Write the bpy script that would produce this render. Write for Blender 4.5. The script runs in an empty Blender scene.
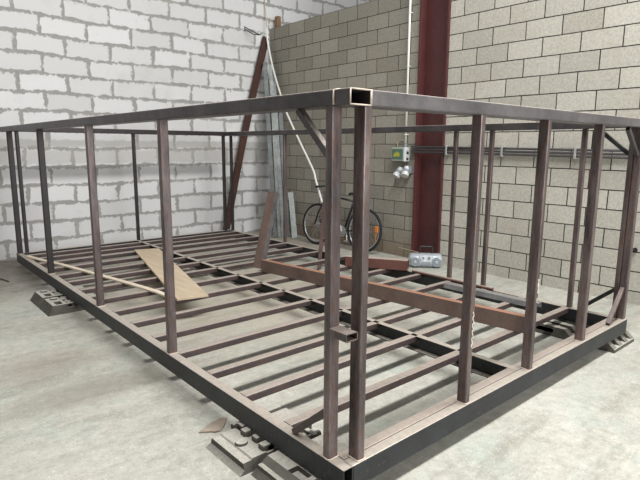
import bpy, bmesh, math, random
from mathutils import Vector, Matrix
random.seed(7)
C = bpy.context.scene.collection
V = Vector

# ---------------------------------------------------------------- materials
def new_mat(name):
    m = bpy.data.materials.new(name); m.use_nodes = True
    nt = m.node_tree; bsdf = nt.nodes['Principled BSDF']
    return m, nt, bsdf
def N(nt, t, **kw):
    n = nt.nodes.new(t)
    for k, v in kw.items():
        if k in n.inputs.keys(): n.inputs[k].default_value = v
        else: setattr(n, k, v)
    return n
def L(nt, a, b): nt.links.new(a, b)
def rgba(c): return (c[0], c[1], c[2], 1)
def srgb(r, g, b):
    f = lambda x: (x/255/12.92) if x/255 <= .04045 else ((x/255+.055)/1.055)**2.4
    return (f(r), f(g), f(b))
def coords(nt): return N(nt, 'ShaderNodeNewGeometry').outputs['Position']
def noise(nt, vec, scale, detail=4, rough=.6, w=None):
    n = N(nt, 'ShaderNodeTexNoise', Scale=scale, Detail=detail, Roughness=rough); L(nt, vec, n.inputs['Vector']); return n
def ramp(nt, fac, stops):
    r = N(nt, 'ShaderNodeValToRGB'); e = r.color_ramp.elements
    while len(e) < len(stops): e.new(.5)
    for i, (p, c) in enumerate(stops):
        e[i].position = p; e[i].color = rgba(c) if hasattr(c, '__len__') else (c, c, c, 1)
    L(nt, fac, r.inputs['Fac']); return r.outputs['Color']
def mix(nt, fac, a, b, mode='MIX'):
    n = N(nt, 'ShaderNodeMix', data_type='RGBA', blend_type=mode)
    for s, x in ((0, fac), (6, a), (7, b)):
        if hasattr(x, 'links'): L(nt, x, n.inputs[s])
        elif s == 0: n.inputs[0].default_value = x
        else: n.inputs[s].default_value = rgba(x)
    return n.outputs[2]
def math_(nt, op, a, b=None, c=None):
    n = N(nt, 'ShaderNodeMath', operation=op)
    for i, x in enumerate((a, b, c)):
        if x is None: continue
        if hasattr(x, 'links'): L(nt, x, n.inputs[i])
        else: n.inputs[i].default_value = x
    return n.outputs[0]
def bump(nt, bsdf, h, strength=.3, dist=.01):
    b = N(nt, 'ShaderNodeBump', Strength=strength, Distance=dist); L(nt, h, b.inputs['Height']); L(nt, b.outputs[0], bsdf.inputs['Normal'])

def steel(name, c1, c2, rust, rust_amt, dust=None, dust_amt=.8, rough=.55, metal=.25, streak=None):
    m, nt, b = new_mat(name); p = coords(nt)
    if streak:
        mp = N(nt, 'ShaderNodeMapping'); mp.inputs['Scale'].default_value = (2.2, 2.2, streak*2.2); L(nt, p, mp.inputs[0]); p = mp.outputs[0]
    n1 = noise(nt, p, 5, 5, .7); n2 = noise(nt, p, 38, 4, .7); n3 = noise(nt, p, 160, 2, .5)
    col = ramp(nt, n1.outputs[0], [(.35, c1), (.65, c2)])
    f = ramp(nt, n2.outputs[0], [(.62-rust_amt*.45, 0), (.74-rust_amt*.3, 1)])
    f = mix(nt, .5, f, n1.outputs[0], 'MULTIPLY')
    col = mix(nt, f, col, rust)
    col = mix(nt, .35, col, ramp(nt, n3.outputs[0], [(.3, .45), (.7, 1.0)]), 'MULTIPLY')
    if dust:
        g = N(nt, 'ShaderNodeNewGeometry'); s = N(nt, 'ShaderNodeSeparateXYZ'); L(nt, g.outputs['Normal'], s.inputs[0])
        up = ramp(nt, s.outputs[2], [(.55, 0), (.9, 1)])
        d = math_(nt, 'MULTIPLY', up, ramp(nt, n2.outputs[0], [(.25, dust_amt*.75), (.6, dust_amt)]))
        col = mix(nt, d, col, dust)
    L(nt, col, b.inputs['Base Color'])
    b.inputs['Metallic'].default_value = metal; b.inputs['Roughness'].default_value = rough
    bump(nt, b, n3.outputs[0], .15, .003)
    return m
def plain(name, c, rough=.6, metal=0, var=.15, scale=30):
    m, nt, b = new_mat(name); p = coords(nt); n = noise(nt, p, scale, 4)
    k = [max(0, x*(1-var)) for x in c]; k2 = [x*(1+var) for x in c]
    L(nt, ramp(nt, n.outputs[0], [(.3, k), (.7, k2)]), b.inputs['Base Color'])
    b.inputs['Roughness'].default_value = rough; b.inputs['Metallic'].default_value = metal
    return m

DUST = srgb(180, 168, 157)
M = {}
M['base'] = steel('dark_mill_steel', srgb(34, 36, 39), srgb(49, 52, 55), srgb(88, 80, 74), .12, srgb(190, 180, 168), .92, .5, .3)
M['joist'] = steel('brown_steel', srgb(60, 53, 54), srgb(82, 69, 67), srgb(98, 64, 54), .25, DUST, .82, .5, .2)
M['post'] = steel('rusty_post_steel', srgb(60, 55, 58), srgb(124, 112, 110), srgb(108, 74, 62), .3, DUST, .5, .36, .35, streak=.16)
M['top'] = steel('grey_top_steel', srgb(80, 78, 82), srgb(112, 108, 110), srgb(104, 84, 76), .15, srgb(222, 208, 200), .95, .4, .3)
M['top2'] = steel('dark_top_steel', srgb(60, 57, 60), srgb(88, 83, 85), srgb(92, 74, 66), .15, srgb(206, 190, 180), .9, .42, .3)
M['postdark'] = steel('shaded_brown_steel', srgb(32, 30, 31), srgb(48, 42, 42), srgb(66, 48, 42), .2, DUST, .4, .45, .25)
M['bar'] = steel('plain_brown_bar', srgb(78, 66, 64), srgb(104, 84, 78), srgb(110, 72, 60), .3, None, 0, .55, .2)
M['galvd'] = steel('dark_galvanised_sheet', srgb(86, 92, 92), srgb(118, 122, 120), srgb(70, 72, 70), .35, None, 0, .45, .5)
M['rust'] = steel('orange_rust', srgb(98, 84, 78), srgb(122, 104, 95), srgb(124, 88, 70), .3, srgb(156, 112, 88), .75, .8, .05)
M['redbrown'] = steel('dark_red_primer', srgb(58, 34, 27), srgb(74, 43, 33), srgb(88, 54, 42), .3, None, 0, .6, .1)
M['chan'] = steel('red_brown_channel', srgb(92, 60, 56), srgb(110, 72, 66), srgb(120, 80, 62), .35, DUST, .95, .55, .15)
M['column'] = steel('oxide_red_paint', srgb(80, 42, 42), srgb(90, 49, 48), srgb(110, 62, 56), .1, None, 0, .5, .0)
M['galv'] = steel('galvanised_sheet', srgb(108, 113, 113), srgb(148, 152, 149), srgb(98, 100, 98), .35, None, 0, .45, .5)
M['bluegalv'] = steel('dull_galvanised_stud', srgb(138, 140, 144), srgb(170, 170, 172), srgb(128, 126, 126), .2, DUST, .3, .4, .5)
M['weld'] = plain('weld_bead', srgb(196, 182, 168), .6, .1)
M['white_plastic'] = plain('white_plastic', srgb(222, 222, 216), .4, 0, .05)
M['grey_conduit'] = plain('grey_conduit', srgb(88, 86, 88), .4, .2, .1)
M['light_metal'] = plain('light_bracket_metal', srgb(178, 178, 176), .4, .3)
M['black'] = plain('black_plastic', srgb(30, 30, 32), .5, 0, .1)
M['rubber'] = plain('black_rubber', srgb(34, 34, 35), .8, 0, .15)
M['silver'] = plain('silver_plastic', srgb(176, 182, 188), .35, .25, .04)
M['silver2'] = plain('pale_silver_panel', srgb(208, 212, 216), .35, .15, .03)
M['speaker'] = plain('grey_speaker_mesh', srgb(132, 138, 144), .6, .2, .15, 400)
M['orange'] = plain('orange_reflector', srgb(238, 132, 36), .3, 0, .05)
M['chrome'] = plain('bright_alloy', srgb(190, 190, 190), .3, .7, .05)
M['bikeblack'] = plain('black_bicycle_paint', srgb(28, 28, 32), .35, 0, .1)
M['wood_post'] = plain('brown_timber', srgb(132, 104, 78), .8, 0, .15)
M['socket'] = plain('socket_white', srgb(196, 198, 197), .4, 0, .04)
M['socket_grey'] = plain('socket_grey', srgb(126, 132, 138), .5, 0, .08)
M['boxgreen'] = plain('pale_green_box', srgb(168, 178, 166), .5, 0, .06)
M['labelgreen'] = plain('dark_green_label', srgb(84, 112, 98), .5, 0, .15, 60)
M['yellow'] = plain('yellow_green_print', srgb(176, 172, 52), .5, 0, .2, 120)
M['beige'] = plain('beige_cable', srgb(186, 168, 140), .6)
M['wire'] = plain('dark_wire', srgb(62, 56, 52), .7, .3)
M['paint_mark'] = plain('white_paint', srgb(226, 216, 200), .7)
M['scrap'] = plain('brown_card', srgb(148, 136, 122), .9, 0, .25, 14)

def board_mat(name, c1, c2, axis_scale=(1, 1, 1)):
    m, nt, b = new_mat(name)
    tc = N(nt, 'ShaderNodeTexCoord'); mp = N(nt, 'ShaderNodeMapping'); mp.inputs['Scale'].default_value = axis_scale
    L(nt, tc.outputs['Object'], mp.inputs[0])
    n = noise(nt, mp.outputs[0], 6, 5, .7); n2 = noise(nt, mp.outputs[0], 40, 3, .6)
    col = ramp(nt, n.outputs[0], [(.3, c1), (.7, c2)])
    col = mix(nt, .25, col, ramp(nt, n2.outputs[0], [(.3, .6), (.7, 1)]), 'MULTIPLY')
    L(nt, col, b.inputs['Base Color']); b.inputs['Roughness'].default_value = .8
    return m
M['ply'] = board_mat('plywood', srgb(174, 156, 132), srgb(197, 180, 155), (4, .5, 4))
M['lath'] = board_mat('pale_lath', srgb(204, 190, 168), srgb(222, 208, 188), (4, .5, 4))

def pad_mat():
    m, nt, b = new_mat('dusty_cast_steel'); p = coords(nt)
    n = noise(nt, p, 9, 6, .7); n2 = noise(nt, p, 70, 4, .7)
    g = N(nt, 'ShaderNodeNewGeometry'); s = N(nt, 'ShaderNodeSeparateXYZ'); L(nt, g.outputs['Normal'], s.inputs[0])
    up = ramp(nt, s.outputs[2], [(.72, 0), (.93, 1)])
    side = ramp(nt, n.outputs[0], [(.3, srgb(62, 60, 55)), (.7, srgb(96, 92, 84))])
    top = ramp(nt, n2.outputs[0], [(.3, srgb(148, 144, 134)), (.65, srgb(182, 178, 168))])
    L(nt, mix(nt, up, side, top), b.inputs['Base Color']); b.inputs['Roughness'].default_value = .9
    h = mix(nt, .5, n.outputs[0], n2.outputs[0]); bump(nt, b, h, .5, .01)
    return m
M['pad'] = pad_mat()

def floor_mat():
    m, nt, b = new_mat('worn_concrete'); p = coords(nt)
    a = noise(nt, p, .9, 6, .65); d = noise(nt, p, 4.5, 6, .7); e = noise(nt, p, 45, 4, .7); k = noise(nt, p, 1.7, 5, .7)
    mp = N(nt, 'ShaderNodeMapping'); mp.inputs['Rotation'].default_value = (0, 0, .5); mp.inputs['Scale'].default_value = (.7, 3.2, 1)
    L(nt, p, mp.inputs[0]); st = noise(nt, mp.outputs[0], 1.6, 6, .7)
    e2 = noise(nt, p, 16, 6, .75); sp = noise(nt, p, 90, 3, .6)
    col = ramp(nt, a.outputs[0], [(.3, srgb(158, 158, 148)), (.5, srgb(174, 172, 162)), (.72, srgb(187, 184, 174))])
    col = mix(nt, ramp(nt, k.outputs[0], [(.5, 0), (.66, .5)]), col, srgb(150, 164, 156))
    col = mix(nt, ramp(nt, st.outputs[0], [(.5, 0), (.66, .6)]), col, srgb(132, 128, 116))
    col = mix(nt, ramp(nt, d.outputs[0], [(.48, 0), (.7, .55)]), col, srgb(142, 142, 132))
    col = mix(nt, ramp(nt, e2.outputs[0], [(.5, 0), (.68, .5)]), col, srgb(134, 130, 120))
    col = mix(nt, ramp(nt, e2.outputs[0], [(.3, .5), (.46, 0)]), col, srgb(204, 202, 194))
    col = mix(nt, ramp(nt, sp.outputs[0], [(.6, 0), (.7, .7)]), col, srgb(100, 95, 86))
    col = mix(nt, ramp(nt, e.outputs[0], [(.28, .7), (.42, 0)]), col, srgb(214, 212, 204))
    # darker patches by the left long side; dirt along the far wall and in the corner
    s = N(nt, 'ShaderNodeSeparateXYZ'); L(nt, p, s.inputs[0])
    def blob(x, y, rx, ry, amt):
        dx = math_(nt, 'DIVIDE', math_(nt, 'SUBTRACT', s.outputs[0], x), rx)
        dy = math_(nt, 'DIVIDE', math_(nt, 'SUBTRACT', s.outputs[1], y), ry)
        r = math_(nt, 'ADD', math_(nt, 'MULTIPLY', dx, dx), math_(nt, 'MULTIPLY', dy, dy))
        r = math_(nt, 'ADD', r, math_(nt, 'MULTIPLY', math_(nt, 'SUBTRACT', d.outputs[0], .5), 1.6))
        return ramp(nt, r, [(.0, amt), (1.0, 0)])
    col = mix(nt, blob(-.45, 1.9, .75, .22, .5), col, srgb(120, 114, 100))
    col = mix(nt, blob(-.55, 2.5, .5, .35, .45), col, srgb(128, 118, 102))
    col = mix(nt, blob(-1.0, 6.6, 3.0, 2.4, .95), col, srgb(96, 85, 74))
    col = mix(nt, blob(1.5, 3.6, 1.7, 2.6, .5), col, srgb(164, 152, 132))
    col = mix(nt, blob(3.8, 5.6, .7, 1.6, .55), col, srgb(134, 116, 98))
    L(nt, col, b.inputs['Base Color'])
    L(nt, ramp(nt, d.outputs[0], [(.3, .55), (.7, .85)]), b.inputs['Roughness'])
    bump(nt, b, mix(nt, .4, d.outputs[0], e.outputs[0]), .12, .008)
    return m
M['floor'] = floor_mat()

def block_wall(name, axis, u0, v0, bw, bh, mortar, cols, mort_col, warp, smooth, bumpd, white=False):
    m, nt, b = new_mat(name); p = coords(nt)
    s = N(nt, 'ShaderNodeSeparateXYZ'); L(nt, p, s.inputs[0])
    wn = noise(nt, p, 13 if white else 5, 5, .75); wn2 = noise(nt, p, 1.1, 2, .5)
    off = math_(nt, 'MULTIPLY', math_(nt, 'SUBTRACT', wn.outputs[0], .5), warp)
    off2 = math_(nt, 'MULTIPLY', math_(nt, 'SUBTRACT', wn2.outputs[0], .5), warp*1.2)
    off = math_(nt, 'ADD', off, off2)
    u = math_(nt, 'ADD', math_(nt, 'ADD', s.outputs[axis], u0), off)
    v = math_(nt, 'ADD', math_(nt, 'ADD', s.outputs[2], v0), off)
    cx = N(nt, 'ShaderNodeCombineXYZ'); L(nt, u, cx.inputs[0]); L(nt, v, cx.inputs[1])
    br = N(nt, 'ShaderNodeTexBrick', Scale=1.0); br.offset = .5; br.offset_frequency = 2; br.squash = 1
    br.inputs['Brick Width'].default_value = bw; br.inputs['Row Height'].default_value = bh
    br.inputs['Mortar Smooth'].default_value = smooth
    br.inputs['Mortar Size'].default_value = 0 if white else mortar
    br.inputs['Color1'].default_value = rgba(cols[0]); br.inputs['Color2'].default_value = rgba(cols[1])
    br.inputs['Mortar'].default_value = rgba(mort_col); br.inputs['Bias'].default_value = 0
    L(nt, cx.outputs[0], br.inputs['Vector'])
    n1 = noise(nt, p, 2.2, 5, .65); n2 = noise(nt, p, 75, 3, .8)
    col = br.outputs['Color']; joint = br.outputs['Fac']
    if white:   # ragged mortar: squeezed out of the joints by a varying amount
        b2 = N(nt, 'ShaderNodeTexBrick', Scale=1.0); b2.offset = .5; b2.offset_frequency = 2; b2.squash = 1
        for k_, v_ in (('Brick Width', bw), ('Row Height', bh), ('Mortar Size', .062), ('Mortar Smooth', 1.0)): b2.inputs[k_].default_value = v_
        L(nt, cx.outputs[0], b2.inputs['Vector'])
        g1 = noise(nt, p, 7, 7, .72); g2 = noise(nt, p, 26, 4, .7)
        gg = math_(nt, 'ADD', b2.outputs['Fac'], math_(nt, 'ADD', math_(nt, 'MULTIPLY', math_(nt, 'SUBTRACT', g1.outputs[0], .5), 2.3), math_(nt, 'MULTIPLY', math_(nt, 'SUBTRACT', g2.outputs[0], .5), 1.2)))
        joint = ramp(nt, gg, [(.66, 0), (.74, 1)])
        mc = ramp(nt, g2.outputs[0], [(.3, [x*.82 for x in mort_col]), (.7, [min(1, x*1.12) for x in mort_col])])
        col = mix(nt, joint, col, mc)
    if white:
        col = mix(nt, ramp(nt, n1.outputs[0], [(.55, 0), (.8, .45)]), col, srgb(186, 182, 174))
        mm = noise(nt, p, 14, 5, .7)
        col = mix(nt, ramp(nt, mm.outputs[0], [(.64, 0), (.74, .7)]), col, srgb(176, 174, 168))
        # the band of smeared mortar half way up
        z = s.outputs[2]; zz = math_(nt, 'ADD', z, math_(nt, 'MULTIPLY', math_(nt, 'SUBTRACT', mm.outputs[0], .5), .10))
        band = ramp(nt, math_(nt, 'DIVIDE', zz, 4), [(.318, 0), (.324, 1), (.366, 1), (.372, 0)])
        band2 = ramp(nt, math_(nt, 'DIVIDE', zz, 4), [(.376, 0), (.381, 1), (.402, 1), (.408, 0)])
        col = mix(nt, math_(nt, 'MULTIPLY', band, .55), col, srgb(166, 163, 158))
        col = mix(nt, math_(nt, 'MULTIPLY', band2, .6), col, srgb(160, 157, 152))
        col = mix(nt, .14, col, ramp(nt, n2.outputs[0], [(.3, .5), (.7, 1)]), 'MULTIPLY')
    else:
        col = mix(nt, ramp(nt, n1.outputs[0], [(.5, 0), (.8, .35)]), col, srgb(176, 160, 136))
        n4 = noise(nt, p, 34, 4, .8)
        col = mix(nt, .5, col, ramp(nt, n4.outputs[0], [(.32, .5), (.6, 1.0)]), 'MULTIPLY')
        col = mix(nt, .5, col, ramp(nt, n2.outputs[0], [(.3, .45), (.68, 1.0)]), 'MULTIPLY')
        # damp brown staining on the lowest two courses behind the bicycle
        st = math_(nt, 'ADD', s.outputs[2], math_(nt, 'MULTIPLY', math_(nt, 'SUBTRACT', n1.outputs[0], .5), .8))
        yl = ramp(nt, math_(nt, 'DIVIDE', s.outputs[1], 8), [(.39, 0), (.42, 1)])
        col = mix(nt, math_(nt, 'MULTIPLY', yl, ramp(nt, st, [(.12, .6), (.42, 0)])), col, srgb(116, 94, 70))
    L(nt, col, b.inputs['Base Color']); b.inputs['Roughness'].default_value = .92
    h = math_(nt, 'SUBTRACT', math_(nt, 'MULTIPLY', n2.outputs[0], .22), math_(nt, 'MULTIPLY', joint, .6 if white else 1))
    bump(nt, b, h, .5, bumpd)
    return m
M['white_wall'] = block_wall('white_aerated_block', 0, -.315+.3125+6.25, 2.256, .625, .25, .021,
    (srgb(216, 216, 216), srgb(200, 199, 198)), srgb(154, 153, 149), .085, .3, .006, True)
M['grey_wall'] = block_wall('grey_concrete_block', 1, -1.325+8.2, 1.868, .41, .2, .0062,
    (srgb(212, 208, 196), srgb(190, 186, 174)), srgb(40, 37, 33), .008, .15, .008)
M['grey_wall_left'] = block_wall('shaded_grey_concrete_block', 1, -1.325+8.2, 1.81, .41, .2, .0055,
    (srgb(174, 169, 157), srgb(150, 145, 133)), srgb(42, 38, 33), .006, .3, .008)  # darker copy of the grey block: weaker light left of the column put into the colour

# ---------------------------------------------------------------- mesh helpers
def basis(d, up):
    d = d.normalized(); up = V(up)
    if abs(d.dot(up.normalized())) > .98: up = V((0, 1, 0)) if abs(d.y) < .9 else V((1, 0, 0))
    s = d.cross(up).normalized(); u = s.cross(d).normalized()
    return d, s, u
def prism(bm, prof, p0, p1, up=(0, 0, 1)):
    """extrude a closed 2-D profile (side, up) from p0 to p1"""
    p0, p1 = V(p0), V(p1); d, s, u = basis(p1-p0, up)
    a = [bm.verts.new(p0+s*x+u*y) for x, y in prof]; b = [bm.verts.new(p1+s*x+u*y) for x, y in prof]
    n = len(prof)
    for i in range(n): bm.faces.new((a[i], a[(i+1) % n], b[(i+1) % n], b[i]))
    bm.faces.new(a[::-1]); bm.faces.new(b)
def round_rect(w, h, r, k=2):
    pts = []
    for cx, cy, a0 in ((w/2-r, h/2-r, 0), (-w/2+r, h/2-r, 90), (-w/2+r, -h/2+r, 180), (w/2-r, -h/2+r, 270)):
        for i in range(k+1):
            a = math.radians(a0+90*i/k); pts.append((cx+r*math.cos(a), cy+r*math.sin(a)))
    return pts
def tube(bm, p0, p1, w, h, up=(0, 0, 1), t=.004, r=.006):
    """hollow rectangular tube: w across, h along up"""
    p0, p1 = V(p0), V(p1); d, s, u = basis(p1-p0, up)
    o = round_rect(w, h, r); i_ = round_rect(w-2*t, h-2*t, max(r-t, .001)); n = len(o); R = []
    for p in (p0, p1):
        for pr in (o, i_): R.append([bm.verts.new(p+s*x+u*y) for x, y in pr])
    A, a, B, b = R
    for k in range(n):
        j = (k+1) % n
        bm.faces.new((A[k], A[j], B[j], B[k])); bm.faces.new((a[j], a[k], b[k], b[j]))
        bm.faces.new((A[j], A[k], a[k], a[j])); bm.faces.new((B[k], B[j], b[j], b[k]))
def sweep(bm, pts, r, seg=8, caps=True, closed=False):
    pts = [V(p) for p in pts]; rings = []; n = len(pts); u = None
    for i, p in enumerate(pts):
        if closed: d = pts[(i+1) % n]-pts[i-1]
        else: d = pts[min(i+1, n-1)]-pts[max(i-1, 0)]
        d.normalize()
        if u is None:
            u = d.orthogonal().normalized()
        u = (u-d*u.dot(d)).normalized(); s = d.cross(u)
        rr = r[i] if hasattr(r, '__len__') else r
        rings.append([bm.verts.new(p+(u*math.cos(2*math.pi*k/seg)+s*math.sin(2*math.pi*k/seg))*rr) for k in range(seg)])
    m = n if closed else n-1
    for i in range(m):
        a, b = rings[i], rings[(i+1) % n]
        if closed and i == n-1:   # best rotation to close the twist
            k0 = min(range(seg), key=lambda k: (b[k].co-a[0].co).length); b = b[k0:]+b[:k0]
        for k in range(seg):
            j = (k+1) % seg; bm.faces.new((a[k], a[j], b[j], b[k]))
    if caps and not closed: bm.faces.new(rings[0][::-1]); bm.faces.new(rings[-1])
def box(bm, lo, hi, bev=0, mtx=None):
    lo, hi = V(lo), V(hi)
    r = bmesh.ops.create_cube(bm, size=1)
    vs = r['verts']
    for v in vs: v.co = V([(lo[i]+hi[i])/2+v.co[i]*(hi[i]-lo[i]) for i in range(3)])
    if bev:
        es = list({e for v in vs for e in v.link_edges})
        rb = bmesh.ops.bevel(bm, geom=es, offset=bev, segments=2, affect='EDGES', profile=.5)
        vs = list({v for f in rb['faces'] for v in f.verts} | {v for v in vs if v.is_valid})
    if mtx is not None:
        for v in vs: v.co = mtx @ v.co
def cyl(bm, c, axis, r, h, seg=20, r2=None):
    c = V(c); d = V(axis).normalized(); u = d.orthogonal().normalized(); s = d.cross(u); r2 = r if r2 is None else r2
    a = [bm.verts.new(c-d*h/2+(u*math.cos(2*math.pi*k/seg)+s*math.sin(2*math.pi*k/seg))*r) for k in range(seg)]
    b = [bm.verts.new(c+d*h/2+(u*math.cos(2*math.pi*k/seg)+s*math.sin(2*math.pi*k/seg))*r2) for k in range(seg)]
    for k in range(seg):
        j = (k+1) % seg; bm.faces.new((a[k], a[j], b[j], b[k]))
    bm.faces.new(a[::-1]); bm.faces.new(b)

def root_of(o):
    v = V((0, 0, 0))
    while o is not None: v = v+V(o.location); o = o.parent
    return v
def obj(name, bm, mat, parent=None, loc=None, smooth=False):
    """bm is in world coordinates; stored relative to the parent's (or its own) origin"""
    org = root_of(parent) if parent is not None else V(loc if loc is not None else (0, 0, 0))
    bmesh.ops.translate(bm, verts=bm.verts, vec=-org)
    bmesh.ops.recalc_face_normals(bm, faces=bm.faces)
    me = bpy.data.meshes.new(name); bm.to_mesh(me); bm.free(); me.materials.append(M[mat] if isinstance(mat, str) else mat)
    if smooth:
        for p in me.polygons: p.use_smooth = True
    o = bpy.data.objects.new(name, me); C.objects.link(o)
    if parent is not None: o.parent = parent
    else: o.location = org
    return o
def tag(o, label, cat, group=None):
    o['label'] = label; o['category'] = cat
    if group: o['group'] = group
    return o
def thing(name, label, cat, loc, group=None):
    o = bpy.data.objects.new(name, None); o.empty_display_size = .1; C.objects.link(o); o.location = loc
    return tag(o, label, cat, group)
def struct(name, bm, mat, loc=(0, 0, 0)):
    o = obj(name, bm, mat, None, loc); o['kind'] = 'structure'; return o
def B(): return bmesh.new()

# ---------------------------------------------------------------- setting
b = B(); box(b, (-9, -9, -.2), (9, 6.61, 0)); struct('floor', b, 'floor')
b = B(); box(b, (-9, 6.61, -.2), (9, 6.91, 6.2)); struct('wall_back', b, 'white_wall', (0, 6.61, 0))
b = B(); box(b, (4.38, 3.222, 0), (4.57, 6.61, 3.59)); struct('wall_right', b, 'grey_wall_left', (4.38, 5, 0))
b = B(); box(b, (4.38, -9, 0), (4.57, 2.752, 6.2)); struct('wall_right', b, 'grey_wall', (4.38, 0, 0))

# ---------------------------------------------------------------- the steel frame
ZB, ZT, W, LL, ZR = .203, 1.767, 3.128, 6.0, .088
fr = thing('welded_cage', 'huge open box frame of welded rusty rectangular steel tubes filling the floor', 'steel frame', (1.56, 3.0, ZR))
UP = (0, 0, 1)
def member(name, p0, p1, w, h, mat, up=UP, t=.004, r=.006, parent=fr, label=None):
    bm = B(); tube(bm, p0, p1, w, h, up, t, r); o = obj(name, bm, mat, parent)
    if label: o['label'] = label
    return o
zc, hb = (ZB+ZR)/2, ZB-ZR
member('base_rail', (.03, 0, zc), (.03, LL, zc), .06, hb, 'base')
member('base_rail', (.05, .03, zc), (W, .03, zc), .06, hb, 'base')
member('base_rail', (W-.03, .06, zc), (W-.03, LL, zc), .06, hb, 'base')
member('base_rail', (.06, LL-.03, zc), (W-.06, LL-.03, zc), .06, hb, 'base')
# centre beam: a channel with its hollow towards the left bay
bm = B(); hw, hh, t = .025, hb/2, .006
prism(bm, [(-hw, -hh), (hw, -hh), (hw, hh), (-hw, hh), (-hw, hh-t), (hw-t, hh-t), (hw-t, -hh+t), (-hw, -hh+t)], (1.54, .06, zc), (1.54, LL-.06, zc))
obj('center_beam', bm, 'base', fr)
ys = [.44, .84, 1.22, 1.63, 2.02, 2.42, 2.80, 3.22, 3.66, 4.05, 4.41, 4.78, 5.14, 5.46, 5.74]
for y in ys:
    jz = ZB-.0225
    member('joist', (.061, y+.03, jz), (1.55, y+.03, jz), .06, .045, 'joist')
    member('joist', (1.566, y+.03, jz), (W-.061, y+.03, jz), .06, .045, 'joist')
member('joist', (.061, .0905, jz), (1.514, .0905, jz), .06, .045, 'joist')
member('joist', (1.566, .0905, jz), (W-.061, .0905, jz), .06, .045, 'joist')
# top rails, 115 x 62 laid flat
zt, ht, wt = ZT-.031, .062, .115
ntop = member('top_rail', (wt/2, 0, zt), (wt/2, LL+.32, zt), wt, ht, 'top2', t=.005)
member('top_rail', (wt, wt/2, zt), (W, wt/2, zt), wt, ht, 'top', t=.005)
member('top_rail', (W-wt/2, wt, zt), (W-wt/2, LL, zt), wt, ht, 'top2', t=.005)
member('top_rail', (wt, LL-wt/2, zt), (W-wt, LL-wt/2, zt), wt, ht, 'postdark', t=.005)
# weld seams on the near corner of the top rail
bm = B(); sweep(bm, [(-.002, .086, ZT-.058), (-.003, .086, ZT-.03), (-.002, .086, ZT-.003), (.02, .086, ZT+.001), (.1, .087, ZT+.001)], .004, 6)
obj('weld_bead', bm, 'weld', ntop, smooth=True)
bm = B(); sweep(bm, [(.116, -.001, ZT-.06), (.1155, -.002, ZT-.03), (.116, -.001, ZT-.002), (.116, .03, ZT+.001), (.116, .11, ZT+.001)], .004, 6)
obj('weld_bead', bm, 'weld', ntop, smooth=True)
bm = B()
for a_, b_ in (((.002, ZT-.0025), (wt-.002, ZT-.0025)), ((.002, ZT-ht+.0025), (wt-.002, ZT-ht+.0025)), ((.003, ZT-.002), (.003, ZT-ht+.002)), ((wt-.003, ZT-.002), (wt-.003, ZT-ht+.002))):
    sweep(bm, [(a_[0], -.0015, a_[1]), (b_[0], -.0015, b_[1])], .0032, 6)
obj('cut_edge', bm, 'weld', ntop, smooth=True)['label'] = 'pale saw-cut edge of the open tube end'
def post(x0, y0, x1, y1, near=False, mat='post'):
    o = member('post', ((x0+x1)/2, (y0+y1)/2, ZB), ((x0+x1)/2, (y0+y1)/2, ZT-ht), x1-x0, y1-y0, mat, (0, 1, 0), .003, .007)
    if near:
        bm = B(); ring = []
        for px, py in round_rect(x1-x0+.006, y1-y0+.006, .01):
            ring.append(((x0+x1)/2+px, (y0+y1)/2+py, ZB+.002+random.uniform(-.001, .002)))
        sweep(bm, ring, .0035, 5, False, True); obj('weld_bead', bm, 'weld', o)
    return o
post(.005, .100, .060, .142, True); post(.095, .011, .137, .074, True)             # near corner pair
for y in (1.68, 3.04): post(.003, y-.02, .063, y+.02, True)
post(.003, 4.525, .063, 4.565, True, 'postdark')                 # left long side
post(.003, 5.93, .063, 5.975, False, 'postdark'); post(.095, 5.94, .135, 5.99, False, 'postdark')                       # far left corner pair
pa = post(.898, .01, .940, .066, True); pb = post(1.577, .008, 1.617, .068, True)
post(2.326, .01, 2.372, .07, True); post(3.078, .012, 3.124, .064, True); post(3.079, .068, 3.123, .106)           # short near side
for y in (.45, 1.293, 1.69, 4.49): post(W-.046, y-.02, W-.006, y+.02)              # right long side
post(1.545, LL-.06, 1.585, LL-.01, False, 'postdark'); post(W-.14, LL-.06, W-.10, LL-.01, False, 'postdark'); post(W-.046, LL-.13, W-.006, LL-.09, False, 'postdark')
# knee braces
def brace(p0, p1, mat='top2', w=.031, h=.03, up=(1, 0, 0)): member('brace', p0, p1, w, h, mat, up, .003, .004)
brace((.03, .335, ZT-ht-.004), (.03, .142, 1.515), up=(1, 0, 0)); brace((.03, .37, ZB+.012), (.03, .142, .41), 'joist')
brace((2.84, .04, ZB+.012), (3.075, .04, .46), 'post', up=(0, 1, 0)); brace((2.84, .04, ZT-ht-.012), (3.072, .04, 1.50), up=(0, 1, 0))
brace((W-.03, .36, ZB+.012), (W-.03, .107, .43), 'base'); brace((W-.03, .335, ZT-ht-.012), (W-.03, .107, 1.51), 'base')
# stub of tube welded between the two near corner posts
o = member('stub_tube', (.033, -.002, .788), (.033, .101, .788), .066, .036, 'post', label='short open stub of square tube on the near corner post')
# white paint runs on two posts
bm = B()
for k in range(5):
    z = .71-k*.038; sweep(bm, [(.922, .0095, z), (.930+.004*(k % 2), .0095, z-.02), (.921, .0095, z-.032), (.932, .0095, z-.05)], [.0035, .003, .0025, .002], 5)
obj('paint_mark', bm, 'paint_mark', pa)['label'] = 'white paint scribble'
bm = B()
sweep(bm, [(1.600, .0075, .775), (1.602, .0075, .755), (1.598, .0075, .74), (1.604, .0075, .715), (1.60, .0075, .69)], [.006, .003, .005, .003, .004], 5)
sweep(bm, [(1.599, .0075, .66), (1.60, .0075, .63)], [.003, .002], 5)
obj('paint_mark', bm, 'paint_mark', pb)['label'] = 'dried white paint run'

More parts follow.
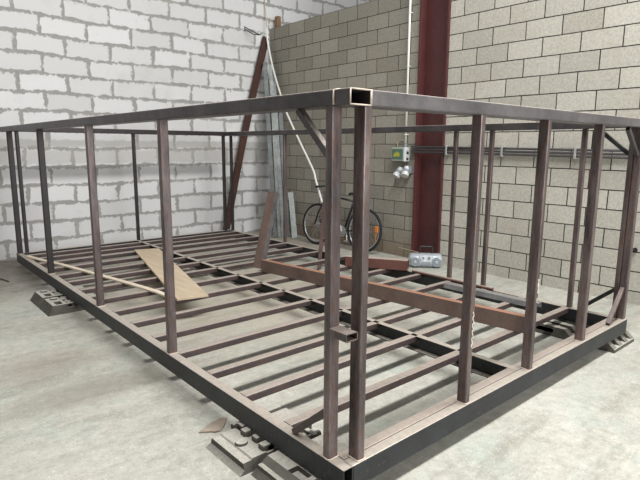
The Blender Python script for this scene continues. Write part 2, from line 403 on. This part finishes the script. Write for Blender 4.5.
# ---------------------------------------------------------------- track pads under the frame
def track_pad(name, label, x0, y0, links=2, xl=.46, zt_=(.086, .086), sl=.05, shift=(0, 0), pocket=(1, 1), bolts=(1, 1)):
    """links of a crawler track laid along y; outer edge at x0, running inwards by xl*flip"""
    t_ = thing(name, label, 'track pad', (x0+xl/2, y0+.175*links, 0), 'track pads under the frame')
    def X(a): return x0+a+(shift[k] if a < .2 else 0)
    k = 0
    for k in range(links):
        ya = y0+k*.35; yb = ya+.335; bm = B()
        def bx(a0, a1, c0, c1, z0, z1, bev=.006):
            xs = sorted((X(a0), X(a1))); box(bm, (xs[0], c0, z0), (xs[1], c1, z1), bev)
        # bevelled shoe plate with two raised ends, ribs and open pockets between them
        ym = (ya+yb)/2
        pr = [(-.168, 0), (.168, 0), (.150, .05), (-.150, .05)]
        prism(bm, pr, (X(.0), ym, 0), (X(xl), ym, 0))
        # sloping outer end block
        h_ = zt_[k]
        v = [(X(-.03), ya, 0), (X(-.03), yb, 0), (X(.14), yb, 0), (X(.14), ya, 0), (X(-.03+sl), ya+.02, h_), (X(-.03+sl), yb-.02, h_), (X(.14), yb-.02, h_), (X(.14), ya+.02, h_)]
        # frame round a pocket
        pk0, pk1, pj0, pj1 = .055, .115, ya+.05, ya+.155
        dp = .045 if pocket[k] else h_-.004
        q = [bm.verts.new(p) for p in v]
        for f in ((0, 1, 5, 4), (1, 2, 6, 5), (2, 3, 7, 6), (3, 0, 4, 7), (3, 2, 1, 0)): bm.faces.new([q[i] for i in f])
        if not pocket[k]: bm.faces.new(q[4:8])
        pt = [] if not pocket[k] else [bm.verts.new((X(a), c, h_)) for a, c in ((pk0, pj0), (pk0, pj1), (pk1, pj1), (pk1, pj0))]
        pbm = [] if not pocket[k] else [bm.verts.new((X(a), c, dp)) for a, c in ((pk0, pj0), (pk0, pj1), (pk1, pj1), (pk1, pj0))]
        tops = [q[4], q[5], q[6], q[7]]
        for i in range(4 if pocket[k] else 0):
            j = (i+1) % 4
            bm.faces.new((tops[i], tops[j], pt[j], pt[i])); bm.faces.new((pt[i], pt[j], pbm[j], pbm[i]))
        if pocket[k]: bm.faces.new(pbm)
        # lugs and ribs towards the middle of the track
        for a_, c_, z_ in ((.125, .03, .085), (.145, .12, .08), (.128, .20, .086), (.15, .275, .082)):
            bx(a_, a_+.07, ya+c_, ya+c_+.05, .03, min(z_, .086), .01)
        bx(.15, .30, ya+.03, ya+.075, .045, .084); bx(.15, .30, yb-.075, yb-.03, .045, .084)
        bx(.17, .20, ya+.09, yb-.09, .045, .078); bx(.25, .285, ya+.09, yb-.09, .045, .074)
        bx(.31, xl, ya+.05, yb-.05, .045, .082)
        bx(.33, .36, ya-.03, ya+.05, .03, .07); bx(.40, .43, ya-.03, ya+.05, .03, .07)
        lk = obj('link', bm, 'pad', t_)
        bm = B(); sweep(bm, [(X(.14), yb+.006, .05), (X(xl), yb+.006, .05)], .018, 10); obj('hinge_pin', bm, 'pad', t_)
        if bolts[k]:
            bm = B(); cyl(bm, (X(.085), yb-.085 if pocket[k] else ym, h_+.006), (0, 0, 1), .034, .013, 20, .031); obj('bolt_head', bm, 'pad', lk)
    return t_
track_pad('track_pad', 'dusty track pad under the near corner of the frame at the bottom edge', -.165, .155, zt_=(.078, .056), sl=.085, shift=(.05, 0), pocket=(1, 0), bolts=(0, 1))
track_pad('track_pad', 'dusty pair of track links under the far half of the left long side', -.20, 3.68)
# right corner pad: slotted shoe poking out under the short side
tr = thing('track_pad', 'slotted track pad poking out beneath the right-hand end of the frame', 'track pad', (3.05, .28, 0), 'track pads under the frame')
for k, (ya, yb) in enumerate(((-.035, .27), (.285, .62))):
    bm = B()
    box(bm, (2.83, ya, 0), (3.235, yb, .03), .006)
    for xa in (2.83, 2.95, 3.07, 3.18): 
        v = [(xa, ya+.005, .028), (xa+.055, ya+.005, .028), (xa+.055, yb, .028), (xa, yb, .028), (xa, ya+.075, .086), (xa+.055, ya+.075, .086), (xa+.055, yb-.01, .086), (xa, yb-.01, .086)]
        q = [bm.verts.new(p) for p in v]
        for f in ((0, 1, 5, 4), (1, 2, 6, 5), (2, 3, 7, 6), (3, 0, 4, 7), (4, 5, 6, 7), (3, 2, 1, 0)): bm.faces.new([q[i] for i in f])
    box(bm, (2.83, ya+.16, .028), (3.235, yb-.02, .07), .004)
    obj('link', bm, 'pad', tr)
bm = B(); sweep(bm, [(2.84, .278, .045), (3.225, .278, .045)], .018, 10); obj('hinge_pin', bm, 'pad', tr)

# ---------------------------------------------------------------- loose pieces lying on the joists
# L-shaped rusty piece: long arm on the joists and a short upright leg
lp = thing('rusty_offcut', 'rusty L-shaped piece of steel channel lying across the joists with upright end', 'steel piece', (1.83, 3.3, ZB))
def chan(w, d, t): return [(-d/2, -w/2), (d/2, -w/2), (d/2, -w/2+t), (-d/2+t, -w/2+t), (-d/2+t, w/2-t), (d/2, w/2-t), (d/2, w/2), (-d/2, w/2)]
A0, A1 = V((1.825, 3.36, ZB+.064)), V((2.205, .34, ZB+.064))
ad = (A1-A0).normalized()
bm = B(); prism(bm, [(-x, y) for x, y in chan(.126, .06, .006)], A0+ad*.135, A1); obj('long_arm', bm, 'rust', lp)
ad = (A1-A0).normalized()
lean = V((.27, .02, 1)).normalized()
g0 = A0-V((.012, 0, .044))+ad*.068; g1 = g0+lean*.86
bm = B(); tube(bm, g0, g1, .06, .125, up=(-ad.x, -ad.y, 0), t=.005, r=.006); lg = obj('short_leg', bm, 'rust', lp)
bm = B(); q0, q1 = g0+ad*.0645+lean*.11, g1+ad*.0645; tube(bm, q0, q1, .058, .003, up=(-ad.x, -ad.y, 0), t=.001, r=.001); obj('side_face', bm, 'top', lg)['label'] = 'bare grey steel face'
# plywood board
bm = B()
cs = [(1.195, 5.20), (1.485, 5.10), (.872, 2.70), (.595, 2.755)]
lo = [bm.verts.new((x, y, ZB+.002)) for x, y in cs]; hi = [bm.verts.new((x, y, ZB+.017)) for x, y in cs]
for i in range(4):
    j = (i+1) % 4; bm.faces.new((lo[i], lo[j], hi[j], hi[i]))
bm.faces.new(hi); bm.faces.new(lo[::-1])
tag(obj('plywood_board', bm, 'ply', None, (1.04, 3.95, ZB)), 'flat tan plywood board lying slanted across the joists', 'board')
# bent lath
bm = B()
pl = [(.045, 5.66), (.125, 5.28), (.223, 4.929), (.375, 4.193), (.50, 3.559), (.575, 3.12), (.592, 2.90)]
pp = []
for i in range(len(pl)-1):
    for k in range(3):
        f = k/3; pp.append((pl[i][0]*(1-f)+pl[i+1][0]*f, pl[i][1]*(1-f)+pl[i+1][1]*f))
pp.append(pl[-1]); prev = None
for i, (x, y) in enumerate(pp):
    w = .027; z = ZB+.002+.0*i
    r_ = [bm.verts.new(p) for p in ((x-w, y, z), (x+w, y, z), (x+w, y, z+.014), (x-w, y, z+.014))]
    if prev:
        for k in range(4): bm.faces.new((prev[k], prev[(k+1) % 4], r_[(k+1) % 4], r_[k]))
    else: bm.faces.new(r_)
    prev = r_
bm.faces.new(prev[::-1])
tag(obj('wood_lath', bm, 'lath', None, (.35, 4.3, ZB)), 'long pale bent wooden lath lying over the joists towards the plywood', 'wood strip')
# short red-brown channel at the back
bm = B(); c0, c1 = V((3.10, 2.235, ZB+.059)), V((2.735, 2.845, ZB+.059))
tube(bm, c0, c1, .10, .116, t=.006, r=.008)
tag(obj('steel_channel', bm, 'chan', None, c0), 'short red-brown steel tube on the joists, left of the boombox', 'steel tube')
# galvanised stud and round bar on the back rail
bm = B(); prism(bm, [(y, -x) for x, y in chan(.085, .045, .002)], (2.83, 1.53, ZB+.0235), (2.86, .60, ZB+.0235))
tag(obj('metal_stud', bm, 'bluegalv', None, (2.83, 1.0, ZB)), 'bluish galvanised stud lying along the joists behind the rusty L piece', 'metal stud')
bm = B(); sweep(bm, [(3.062, 2.14, ZB+.0155), (3.062, 1.16, ZB+.0155)], .0145, 10)
tag(obj('round_bar', bm, 'chan', None, (3.07, 1.7, ZB)), 'thin dark round bar lying along the far base rail', 'bar')

# ---------------------------------------------------------------- corner: leaning beam, studs, pole, timber post
bm = B()
def sweep_prof(bm, prof, pts, up):
    rings = []
    for i, p in enumerate(pts):
        d = V(pts[min(i+1, len(pts)-1)])-V(pts[max(i-1, 0)]); d, s, u = basis(d, up)
        rings.append([bm.verts.new(V(p)+s*x+u*y) for x, y in prof])
    n = len(prof)
    for a, c in zip(rings, rings[1:]):
        for k in range(n): bm.faces.new((a[k], a[(k+1) % n], c[(k+1) % n], c[k]))
    bm.faces.new(rings[0][::-1]); bm.faces.new(rings[-1])
pts = []
for i in range(9):
    f = i/8; x = 3.285+(4.262-3.285)*f; bow = -.05*math.sin(math.pi*f)
    pts.append((x-bow*.96*-1*.6, 6.45+.10*f, .002+3.42*f+bow*-.2))
sweep_prof(bm, chan(.11, .055, .008), pts, (1, 0, -.3))
tag(obj('steel_channel', bm, 'redbrown', None, (3.29, 6.45, 0)), 'tall dark red-brown steel channel leaning against white wall into the corner', 'steel channel')
G = 'galvanised studs leaning in the corner'
def stud(name, label, p0, p1, w, d, up, mat='galv'):
    bm = B(); prism(bm, chan(w, d, .004), p0, p1, up)
    tag(obj(name, bm, mat, None, p0), label, 'metal stud', G)
stud('metal_stud', 'darkest galvanised stud, leftmost of those leaning in the corner', (3.91, 5.84, .0), (4.165, 6.445, 2.98), .07, .05, (.75, -.6, 0), 'galvd')
stud('metal_stud', 'galvanised stud second from the left in the corner bundle', (3.975, 5.80, .0), (4.25, 6.405, 2.95), .055, .045, (.75, -.6, 0))
stud('metal_stud', 'palest tall galvanised stud, third in the corner bundle', (4.035, 5.77, .0), (4.315, 6.40, 2.85), .058, .04, (.75, -.6, 0))
stud('metal_stud', 'tall galvanised stud on the right edge of the corner bundle', (4.10, 5.73, .0), (4.345, 6.26, 2.35), .07, .035, (.75, -.6, 0), 'galvd')
stud('metal_stud', 'short grey stud leaning on grey wall right of the corner bundle', (4.15, 5.60, .0), (4.32, 5.93, .75), .09, .03, (.75, -.6, 0))
def smooth_path(P, k=6):
    out = []; P = [V(p) for p in P]
    for i in range(len(P)-1):
        p0, p1, p2, p3 = P[max(i-1, 0)], P[i], P[i+1], P[min(i+2, len(P)-1)]
        for j in range(k):
            t = j/k
            out.append(.5*((2*p1)+(-p0+p2)*t+(2*p0-5*p1+4*p2-p3)*t*t+(-p0+3*p1-3*p2+p3)*t**3))
    out.append(P[-1]); return out
bm = B(); sweep(bm, smooth_path([(4.245, 6.49, 3.56), (4.245, 6.475, 3.36), (4.27, 6.36, 2.896), (4.25, 6.113, 2.425), (4.22, 5.909, 2.118), (4.18, 5.52, 1.655), (4.10, 5.07, 1.196), (4.05, 4.934, 1.03), (3.98, 4.70, .70)]), .017, 10)
tag(obj('plastic_pipe', bm, 'white_plastic', None, (4.3, 6.57, 3.6), True), 'thin white plastic pipe slanting from the corner down to the bicycle', 'pipe')
bm = B(); sweep(bm, smooth_path([(4.29, 6.585, 4.6), (4.27, 6.59, 4.08), (4.27, 6.56, 3.82), (4.25, 6.50, 3.60)]), .008, 8)
tag(obj('cable', bm, 'beige', None, (4.3, 6.585, 3.64), True), 'thin pale cable hanging down white wall above the corner', 'cable')
bm = B(); box(bm, (4.45, 6.46, 3.59), (4.53, 6.54, 3.80), .006)
box(bm, (4.485, 6.45, 3.595), (4.50, 6.465, 3.80), .002)
tag(obj('timber_offcut', bm, 'wood_post', None, (4.49, 6.5, 3.59)), 'short brown timber post end standing on top of the grey wall', 'timber')
bm = B()
sweep(bm, smooth_path([(3.86, 6.62, 3.56), (3.88, 6.50, 3.50), (3.96, 6.42, 3.44), (4.05, 6.40, 3.42)]), .009, 6)
sweep(bm, smooth_path([(3.87, 6.62, 3.53), (3.86, 6.5, 3.47), (3.93, 6.44, 3.42), (4.03, 6.41, 3.42)]), .008, 6)
tag(obj('wire_tie', bm, 'wire', None, (3.86, 6.61, 3.5)), 'dark bent wires sticking out of white wall near the corner', 'wire')

# ---------------------------------------------------------------- column
bm = B()
def hp(y0, y1, x0, x1): return (x0, y0, 0), (x1, y1, 6.2)
box(bm, *hp(2.755, 2.779, 4.352, 4.60)); box(bm, *hp(3.195, 3.219, 4.352, 4.60)); box(bm, *hp(2.775, 3.20, 4.468, 4.484))
tag(obj('steel_column', bm, 'column', None, (4.47, 2.98, 0)), 'tall dark red steel column between the two grey wall sections', 'column')

# ---------------------------------------------------------------- services on the wall
bm = B(); sweep(bm, [(4.352, 3.385, 1.60), (4.352, 3.385, 3.9)], .0155, 12)
cd = obj('conduit', bm, 'white_plastic', None, (4.352, 3.385, 1.6), True); tag(cd, 'white vertical conduit on grey wall left of red column', 'conduit')
for z in (1.72, 2.62, 3.3):
    bm = B(); sweep(bm, [(4.378, 3.36, z), (4.345, 3.362, z), (4.333, 3.385, z), (4.345, 3.408, z), (4.378, 3.41, z)], .006, 6); obj('clip', bm, 'white_plastic', cd)
eb = thing('switch_box', 'green and white electrical box on grey wall beside red column', 'electrical box', (4.38, 3.45, 1.36))
bm = B(); box(bm, (4.27, 3.345, 1.360), (4.379, 3.565, 1.545), .008); obj('housing', bm, 'boxgreen', eb)
bm = B(); box(bm, (4.268, 3.328, 1.356), (4.379, 3.352, 1.549), .004); obj('side_cover', bm, 'socket', eb)
bm = B(); box(bm, (4.2655, 3.358, 1.382), (4.272, 3.553, 1.526), .002); lb = obj('front_label', bm, 'labelgreen', eb)
bm = B()
prof = [(3.545, 1.425), (3.52, 1.44), (3.505, 1.475), (3.48, 1.468), (3.462, 1.498), (3.445, 1.472), (3.42, 1.478), (3.41, 1.43), (3.44, 1.418), (3.47, 1.428), (3.50, 1.412), (3.52, 1.424)]
f_ = [bm.verts.new((4.2648, y, z)) for y, z in prof]; g_ = [bm.verts.new((4.2662, y, z)) for y, z in prof]
bm.faces.new(f_); bm.faces.new(g_[::-1])
for i in range(len(prof)): bm.faces.new((f_[i], f_[(i+1) % len(prof)], g_[(i+1) % len(prof)], g_[i]))
obj('printed_emblem', bm, 'yellow', lb)
for i, z in enumerate((1.39, 1.43, 1.47, 1.51)):
    bm = B(); cyl(bm, (4.32, 3.318, z), (0, 1, 0), .014, .022, 10); obj('cable_gland', bm, 'socket' if i % 2 else 'black', eb)
bm = B(); cyl(bm, (4.352, 3.385, 1.572), (0, 0, 1), .022, .05, 12); obj('top_gland', bm, 'socket_grey', eb)
def socket(name, label, yc, z, tilt):
    t_ = thing(name, label, 'socket', (4.38, yc, z), 'industrial sockets below the box')
    bm = B(); box(bm, (4.31, yc-.045, z+.01), (4.379, yc+.045, z+.11), .008); obj('back_box', bm, 'socket_grey', t_)
    d = V((-.55, tilt, -.75)).normalized(); c = V((4.30, yc, z+.045))
    bm = B(); cyl(bm, c, d, .043, .12, 18, .05); obj('socket_body', bm, 'socket', t_, smooth=False)
    bm = B(); cyl(bm, c+d*.065, d, .054, .034, 18); obj('lid', bm, 'socket', t_)
    bm = B(); cyl(bm, c+d*.005, d, .052, .036, 18); obj('collar', bm, 'socket_grey', t_)
socket('wall_socket', 'white round industrial socket, left of two below the electrical box', 3.44, 1.165, .2)
socket('wall_socket', 'white and grey industrial socket, right of two below the electrical box', 3.315, 1.18, -.15)
bm = B(); sweep(bm, smooth_path([(4.36, 3.53, 1.55), (4.36, 3.535, 1.60), (4.36, 3.50, 1.64), (4.36, 3.44, 1.645), (4.355, 3.39, 1.62)]), .006, 6)
tag(obj('cable', bm, 'beige', None, (4.36, 3.53, 1.55), True), 'short beige cable looping from the top of the electrical box', 'cable')
# three horizontal pipes on the wall and column
names = ('uppermost', 'middle', 'lowest')
for k in range(3):
    bm = B(); sweep(bm, [(4.328, 3.26, 1.522+(.034, 0, -.034)[k]), (4.328, .5, 1.494+(.034, 0, -.034)[k]), (4.328, -6, 1.44+(.034, 0, -.034)[k])], .0135, 10)
    tag(obj('conduit', bm, 'grey_conduit', None, (4.328, 1.5, 1.5), True), f'{names[k]} of three dark horizontal conduits running along grey wall', 'conduit', 'horizontal conduits on the grey wall')
for y, lab in ((2.678, 'pale pipe clamp on the conduits just right of red column'), (1.898, 'pale pipe clamp on the conduits, second from red column'), (1.05, 'pale pipe clamp on the conduits nearest the right-hand end')):
    zc_ = 1.522-(3.26-y)*.0101; bm = B()
    box(bm, (4.306, y-.012, zc_-.06), (4.314, y+.012, zc_+.06), .002); box(bm, (4.312, y-.012, zc_+.05), (4.38, y+.012, zc_+.06)); box(bm, (4.312, y-.012, zc_-.06), (4.38, y+.012, zc_-.05))
    tag(obj('pipe_clamp', bm, 'light_metal', None, (4.38, y, zc_)), lab, 'clamp', 'clamps on the horizontal conduits')
bm = B(); sweep(bm, [(4.385, .40, .555), (4.33, .40, .555), (4.325, .405, .575)], .012, 8); cyl(bm, (4.372, .40, .555), (1, 0, 0), .022, .014, 12)
tag(obj('wall_hook', bm, 'black', None, (4.38, .4, .55)), 'small dark hook fixed low on grey wall at far right', 'hook')

# ---------------------------------------------------------------- boombox
bc = V((4.045, 2.72, 0)); ax = V((.686, -.728, 0)); fwd = V((-.728, -.686, 0))
KB = 1.16
RB = Matrix(((ax.x, -fwd.x, 0, bc.x), (ax.y, -fwd.y, 0, bc.y), (0, 0, 1, 0), (0, 0, 0, 1))) @ Matrix.Diagonal((KB, KB, KB, 1))   # local x along, y away from the viewer, z up
bo = thing('boombox', 'silver boombox with black handle standing on the floor by red column', 'radio', bc)
def T(bm): bmesh.ops.transform(bm, matrix=RB, verts=bm.verts)
bm = B()
body = []
for x, sc in ((-.185, .55), (-.178, .82), (-.155, 1), (-.06, 1.02), (.06, 1.02), (.155, 1), (.178, .82), (.185, .55)):
    ring = []
    for k in range(20):
        a = 2*math.pi*k/20; cy, cz = math.cos(a), math.sin(a)
        ring.append(bm.verts.new((x, .085+.085*sc*math.copysign(abs(cy)**.7, cy), .078+.076*sc*math.copysign(abs(cz)**.75, cz))))
    body.append(ring)
for a, c in zip(body, body[1:]):
    for k in range(20): bm.faces.new((a[k], a[(k+1) % 20], c[(k+1) % 20], c[k]))
bm.faces.new(body[0][::-1]); bm.faces.new(body[-1]); T(bm); obj('body', bm, 'silver', bo, smooth=True)
for sx in (-.118, .118):
    bm = B(); cyl(bm, (sx, .004, .068), (0, -1, 0), .056, .018, 28, .05); T(bm); sp = obj('speaker', bm, 'speaker', bo)
    bm = B(); cyl(bm, (sx, -.007, .068), (0, -1, 0), .018, .006, 16, .012); T(bm); obj('cone', bm, 'silver', sp)
    bm = B(); box(bm, (sx-.03, .03, 0), (sx+.03, .14, .012), .003); T(bm); obj('foot', bm, 'black', bo)
bm = B()
q = [(-.075, -.004, .145), (.085, -.004, .145), (.055, -.008, .075), (-.045, -.008, .075)]
a = [bm.verts.new(p) for p in q]; c = [bm.verts.new((p[0], p[1]+.03, p[2])) for p in q]
bm.faces.new(a); bm.faces.new(c[::-1])
for i in range(4): bm.faces.new((a[i], a[(i+1) % 4], c[(i+1) % 4], c[i]))
T(bm); pn = obj('control_panel', bm, 'silver2', bo)
for x, r in ((-.03, .012), (.035, .016)):
    bm = B(); cyl(bm, (x, -.012, .118), (0, -1, .0), r, .014, 16); T(bm); obj('knob', bm, 'socket_grey', pn)
bm = B(); box(bm, (-.05, -.006, .03), (.055, .02, .058), .004); T(bm); obj('cassette_door', bm, 'speaker', bo)
bm = B(); sweep(bm, [(-.066, .085, .135), (-.066, .085, .222), (-.058, .085, .232), (.066, .085, .232), (.074, .085, .222), (.074, .085, .135)], .008, 8); T(bm); obj('handle', bm, 'black', bo)
bm = B(); sweep(bm, [(4.10, 2.88, .175), (4.22, 3.33, .165)], [.006, .004], 6); obj('antenna', bm, 'beige', bo)

# ---------------------------------------------------------------- bicycle, leaning on the wall
bi = thing('bicycle', 'black bicycle with orange spoke reflector leaning against grey wall', 'bicycle', (4.10, 4.45, 0))
Yr, Yf, R = 3.965, 4.935, .33
def bp(y, z, x=0):     # plane of the bike: leans to the wall, slightly turned
    return V((4.13-(y-Yr)*.085+z*.12+x, y, z))
def wheel(name, yc, refl):
    bm = B(); ring = [bp(yc+(R-.022)*math.cos(a), R+(R-.022)*math.sin(a)) for a in [2*math.pi*k/48 for k in range(48)]]
    sweep(bm, ring, .021, 10, False, True); w = obj(name, bm, 'rubber', bi, smooth=True)
    bm = B(); ring = [bp(yc+(R-.048)*math.cos(a), R+(R-.048)*math.sin(a)) for a in [2*math.pi*k/48 for k in range(48)]]
    sweep(bm, ring, .011, 8, False, True); obj('rim', bm, 'chrome', w, smooth=True)
    bm = B(); c = bp(yc, R); cyl(bm, c, bp(yc, R, 1)-c, .024, .09, 14); obj('hub', bm, 'chrome', w)
    bm = B()
    for k in range(28):
        a = 2*math.pi*k/28; sd = .028*(1 if k % 2 else -1); a2 = a+.5*(1 if k % 4 < 2 else -1)
        sweep(bm, [bp(yc+.022*math.cos(a2), R+.022*math.sin(a2), sd), bp(yc+(R-.052)*math.cos(a), R+(R-.052)*math.sin(a))], .0016, 4)
    obj('spokes', bm, 'chrome', w)
    if refl:
        bm = B(); box(bm, (-.008, -.028, -.045), (.008, .028, .045), .006, Matrix.Translation(bp(3.725, .375, -.02))); obj('reflector', bm, 'orange', w)
        bm = B(); sweep(bm, [bp(3.725, .33, -.02), bp(3.735, .20, -.008)], .004, 5); obj('reflector_stem', bm, 'orange', w)
wheel('rear_wheel', Yr, True); wheel('front_wheel', Yf, False)
BB = (4.36, .285); ST = (4.215, .74); HT = (4.77, .80); HB = (4.80, .64)
bm = B()
def tb(p, q, r, x0=0, x1=0): sweep(bm, [bp(*p, x0), bp(*q, x1)], r, 10)
tb(BB, ST, .0165); tb(ST, HT, .0155) ; tb(BB, HB, .02); tb(HT, HB, .021)
for s in (-.055, .055):
    tb((4.35, .285), (Yr, R), .010, s*.4, s); tb((4.235, .68), (Yr, R), .009, s*.4, s)
obj('frame', bm, 'bikeblack', bi, smooth=True)
bm = B(); tb(HB, (4.82, .60), .02)
for s in (-.055, .055): sweep(bm, [bp(4.815, .66, 0), bp(4.83, .62, s), bp(4.88, .52, s), bp(Yf, R, s)], .013, 8)
obj('fork', bm, 'bikeblack', bi, smooth=True)
bm = B(); sweep(bm, [bp(*HT), bp(4.755, .90), bp(4.80, .94)], .015, 8); 
hb_c = bp(4.80, .94)
sweep(bm, smooth_path([hb_c+V((-.27, -.05, .0)), hb_c+V((-.1, 0, 0)), hb_c+V((.05, 0, 0)), hb_c+V((.22, -.03, 0))], 4), .013, 8)
hb_ = obj('handlebar', bm, 'black', bi, smooth=True)
for xx, yy in ((-.27, -.05), (.21, -.03)):
    bm = B(); sweep(bm, [hb_c+V((xx, yy, 0)), hb_c+V((xx+(.1 if xx < 0 else -.1), yy+.03, 0))], .019, 10); obj('grip', bm, 'rubber', hb_)
bm = B(); sweep(bm, [bp(*ST), bp(4.19, .82)], .013, 8); obj('seat_post', bm, 'chrome', bi)
bm = B(); sd = []
for t_, wd, h in ((-.14, .055, .0), (-.11, .085, .012), (-.05, .08, .012), (.02, .045, .01), (.10, .024, .006), (.14, .016, -.004)):
    y = 4.185+t_; c = bp(y, .845+h)
    sd.append([bm.verts.new(c+V((wd*math.cos(a), 0, .022*math.sin(a)))) for a in [2*math.pi*k/12 for k in range(12)]])
for a, c in zip(sd, sd[1:]):
    for k in range(12): bm.faces.new((a[k], a[(k+1) % 12], c[(k+1) % 12], c[k]))
bm.faces.new(sd[0][::-1]); bm.faces.new(sd[-1]); obj('saddle', bm, 'black', bi, smooth=True)
bm = B(); c = bp(*BB, -.045); cyl(bm, c, (1, 0, .0), .085, .006, 28); obj('chainring', bm, 'chrome', bi)
bm = B(); sweep(bm, [bp(*BB, -.06), bp(4.41, .43, -.065)], .012, 8); ca = obj('crank_arm', bm, 'chrome', bi)
bm = B(); box(bm, (-.09, -.045, -.012), (.0, .045, .012), .004, Matrix.Translation(bp(4.41, .43, -.07))); obj('pedal', bm, 'chrome', ca)
bm = B(); sweep(bm, [bp(*BB, .05), bp(4.33, .12, .05)], .012, 8); ca = obj('crank_arm', bm, 'chrome', bi)
bm = B(); box(bm, (-.02, -.045, -.012), (.07, .045, .012), .004, Matrix.Translation(bp(4.33, .12, .05))); obj('pedal', bm, 'chrome', ca)
bm = B()
for dz in (.085, -.06): sweep(bm, [bp(4.36, .285+dz*.95, -.045), bp(Yr, R+dz*.5, -.04)], .004, 5)
obj('chain', bm, 'wire', bi)
# narrow steel bar leaning over the back rail onto the bicycle
bm = B(); p0, p1 = V((2.83, 3.42, .03)), V((3.88, 4.50, .88)); d, s, u = basis(p1-p0, (.6, -.7, .3))
prism(bm, [(-.026, -.026), (.026, -.026), (.026, -.02), (-.02, -.02), (-.02, .026), (-.026, .026)], p0, p1, (.6, -.7, .3))
tag(obj('angle_iron', bm, 'bar', None, p0), 'narrow brown angle iron leaning towards the bicycle from between the joists', 'steel bar')

# ---------------------------------------------------------------- scraps on the floor
bm = B()
pts = [(-.155, .985), (-.10, 1.01), (-.05, 1.03), (.02, 1.04), (.05, 1.02), (.015, .985), (-.02, .95), (-.05, .925), (-.085, .93), (-.10, .95)]
a = [bm.verts.new((x, y, .0015)) for x, y in pts]; c = [bm.verts.new((x, y, .005+.006*random.random())) for x, y in pts]
bm.faces.new(a[::-1]); bm.faces.new(c)
for i in range(len(pts)): bm.faces.new((a[i], a[(i+1) % len(pts)], c[(i+1) % len(pts)], c[i]))
tag(obj('cardboard_scrap', bm, 'scrap', None, (-.05, .98, 0)), 'torn brown scrap lying flat on the floor beside the near track pad', 'scrap')
bm = B(); sweep(bm, smooth_path([(-.40, 5.60, .012), (-.32, 5.53, .014), (-.27, 5.45, .012), (-.235, 5.30, .010)]), .006, 7)
tag(obj('floor_stick', bm, 'wire', None, (-.3, 5.5, 0)), 'thin dark stick on the floor at the far left', 'stick')

# ---------------------------------------------------------------- light
w = bpy.data.worlds.new('hall_daylight'); bpy.context.scene.world = w; w.use_nodes = True
bg = w.node_tree.nodes['Background']; bg.inputs[0].default_value = (.95, .98, 1.0, 1); bg.inputs[1].default_value = .15
def area(name, loc, rot, sx, sy, power, col=(1, 1, 1)):
    d = bpy.data.lights.new(name, 'AREA'); d.shape = 'RECTANGLE'; d.size = sx; d.size_y = sy; d.energy = power; d.color = col
    o = bpy.data.objects.new(name, d); C.objects.link(o); o.location = loc; o.rotation_euler = rot; return o
area('skylight_strip', (1.8, -.9, 7.6), (0, 0, 0), 10, 1.0, 1180, (1, .995, .98))
area('gate_opening', (2.3, -8.6, 3.0), (math.radians(90), 0, 0), 5, 5, 720, (.97, .985, 1))

# ---------------------------------------------------------------- camera
cam = bpy.data.cameras.new('camera'); co = bpy.data.objects.new('camera', cam); C.objects.link(co)
f, px, py, pzc, yaw, pit, rol = 530.847, -1.41399, -1.46521, 1.55, .71535, .1742295, .0065919
fw = V((math.sin(yaw)*math.cos(pit), math.cos(yaw)*math.cos(pit), -math.sin(pit))); rt = V((math.cos(yaw), -math.sin(yaw), 0)); up = rt.cross(fw)
r2 = rt*math.cos(rol)+up*math.sin(rol); u2 = -rt*math.sin(rol)+up*math.cos(rol)
mw = Matrix((r2, u2, -fw)).transposed().to_4x4(); mw.translation = (px, py, pzc); co.matrix_world = mw
cam.sensor_fit = 'HORIZONTAL'; cam.sensor_width = 36; cam.lens = f*36/640; cam.clip_start = .05; cam.clip_end = 100
sc = bpy.context.scene; sc.camera = co
sc.view_settings.view_transform = 'Standard'; sc.view_settings.look = 'None'; sc.view_settings.gamma = 1; sc.view_settings.use_curve_mapping = False
sc.view_settings.exposure = 0.16
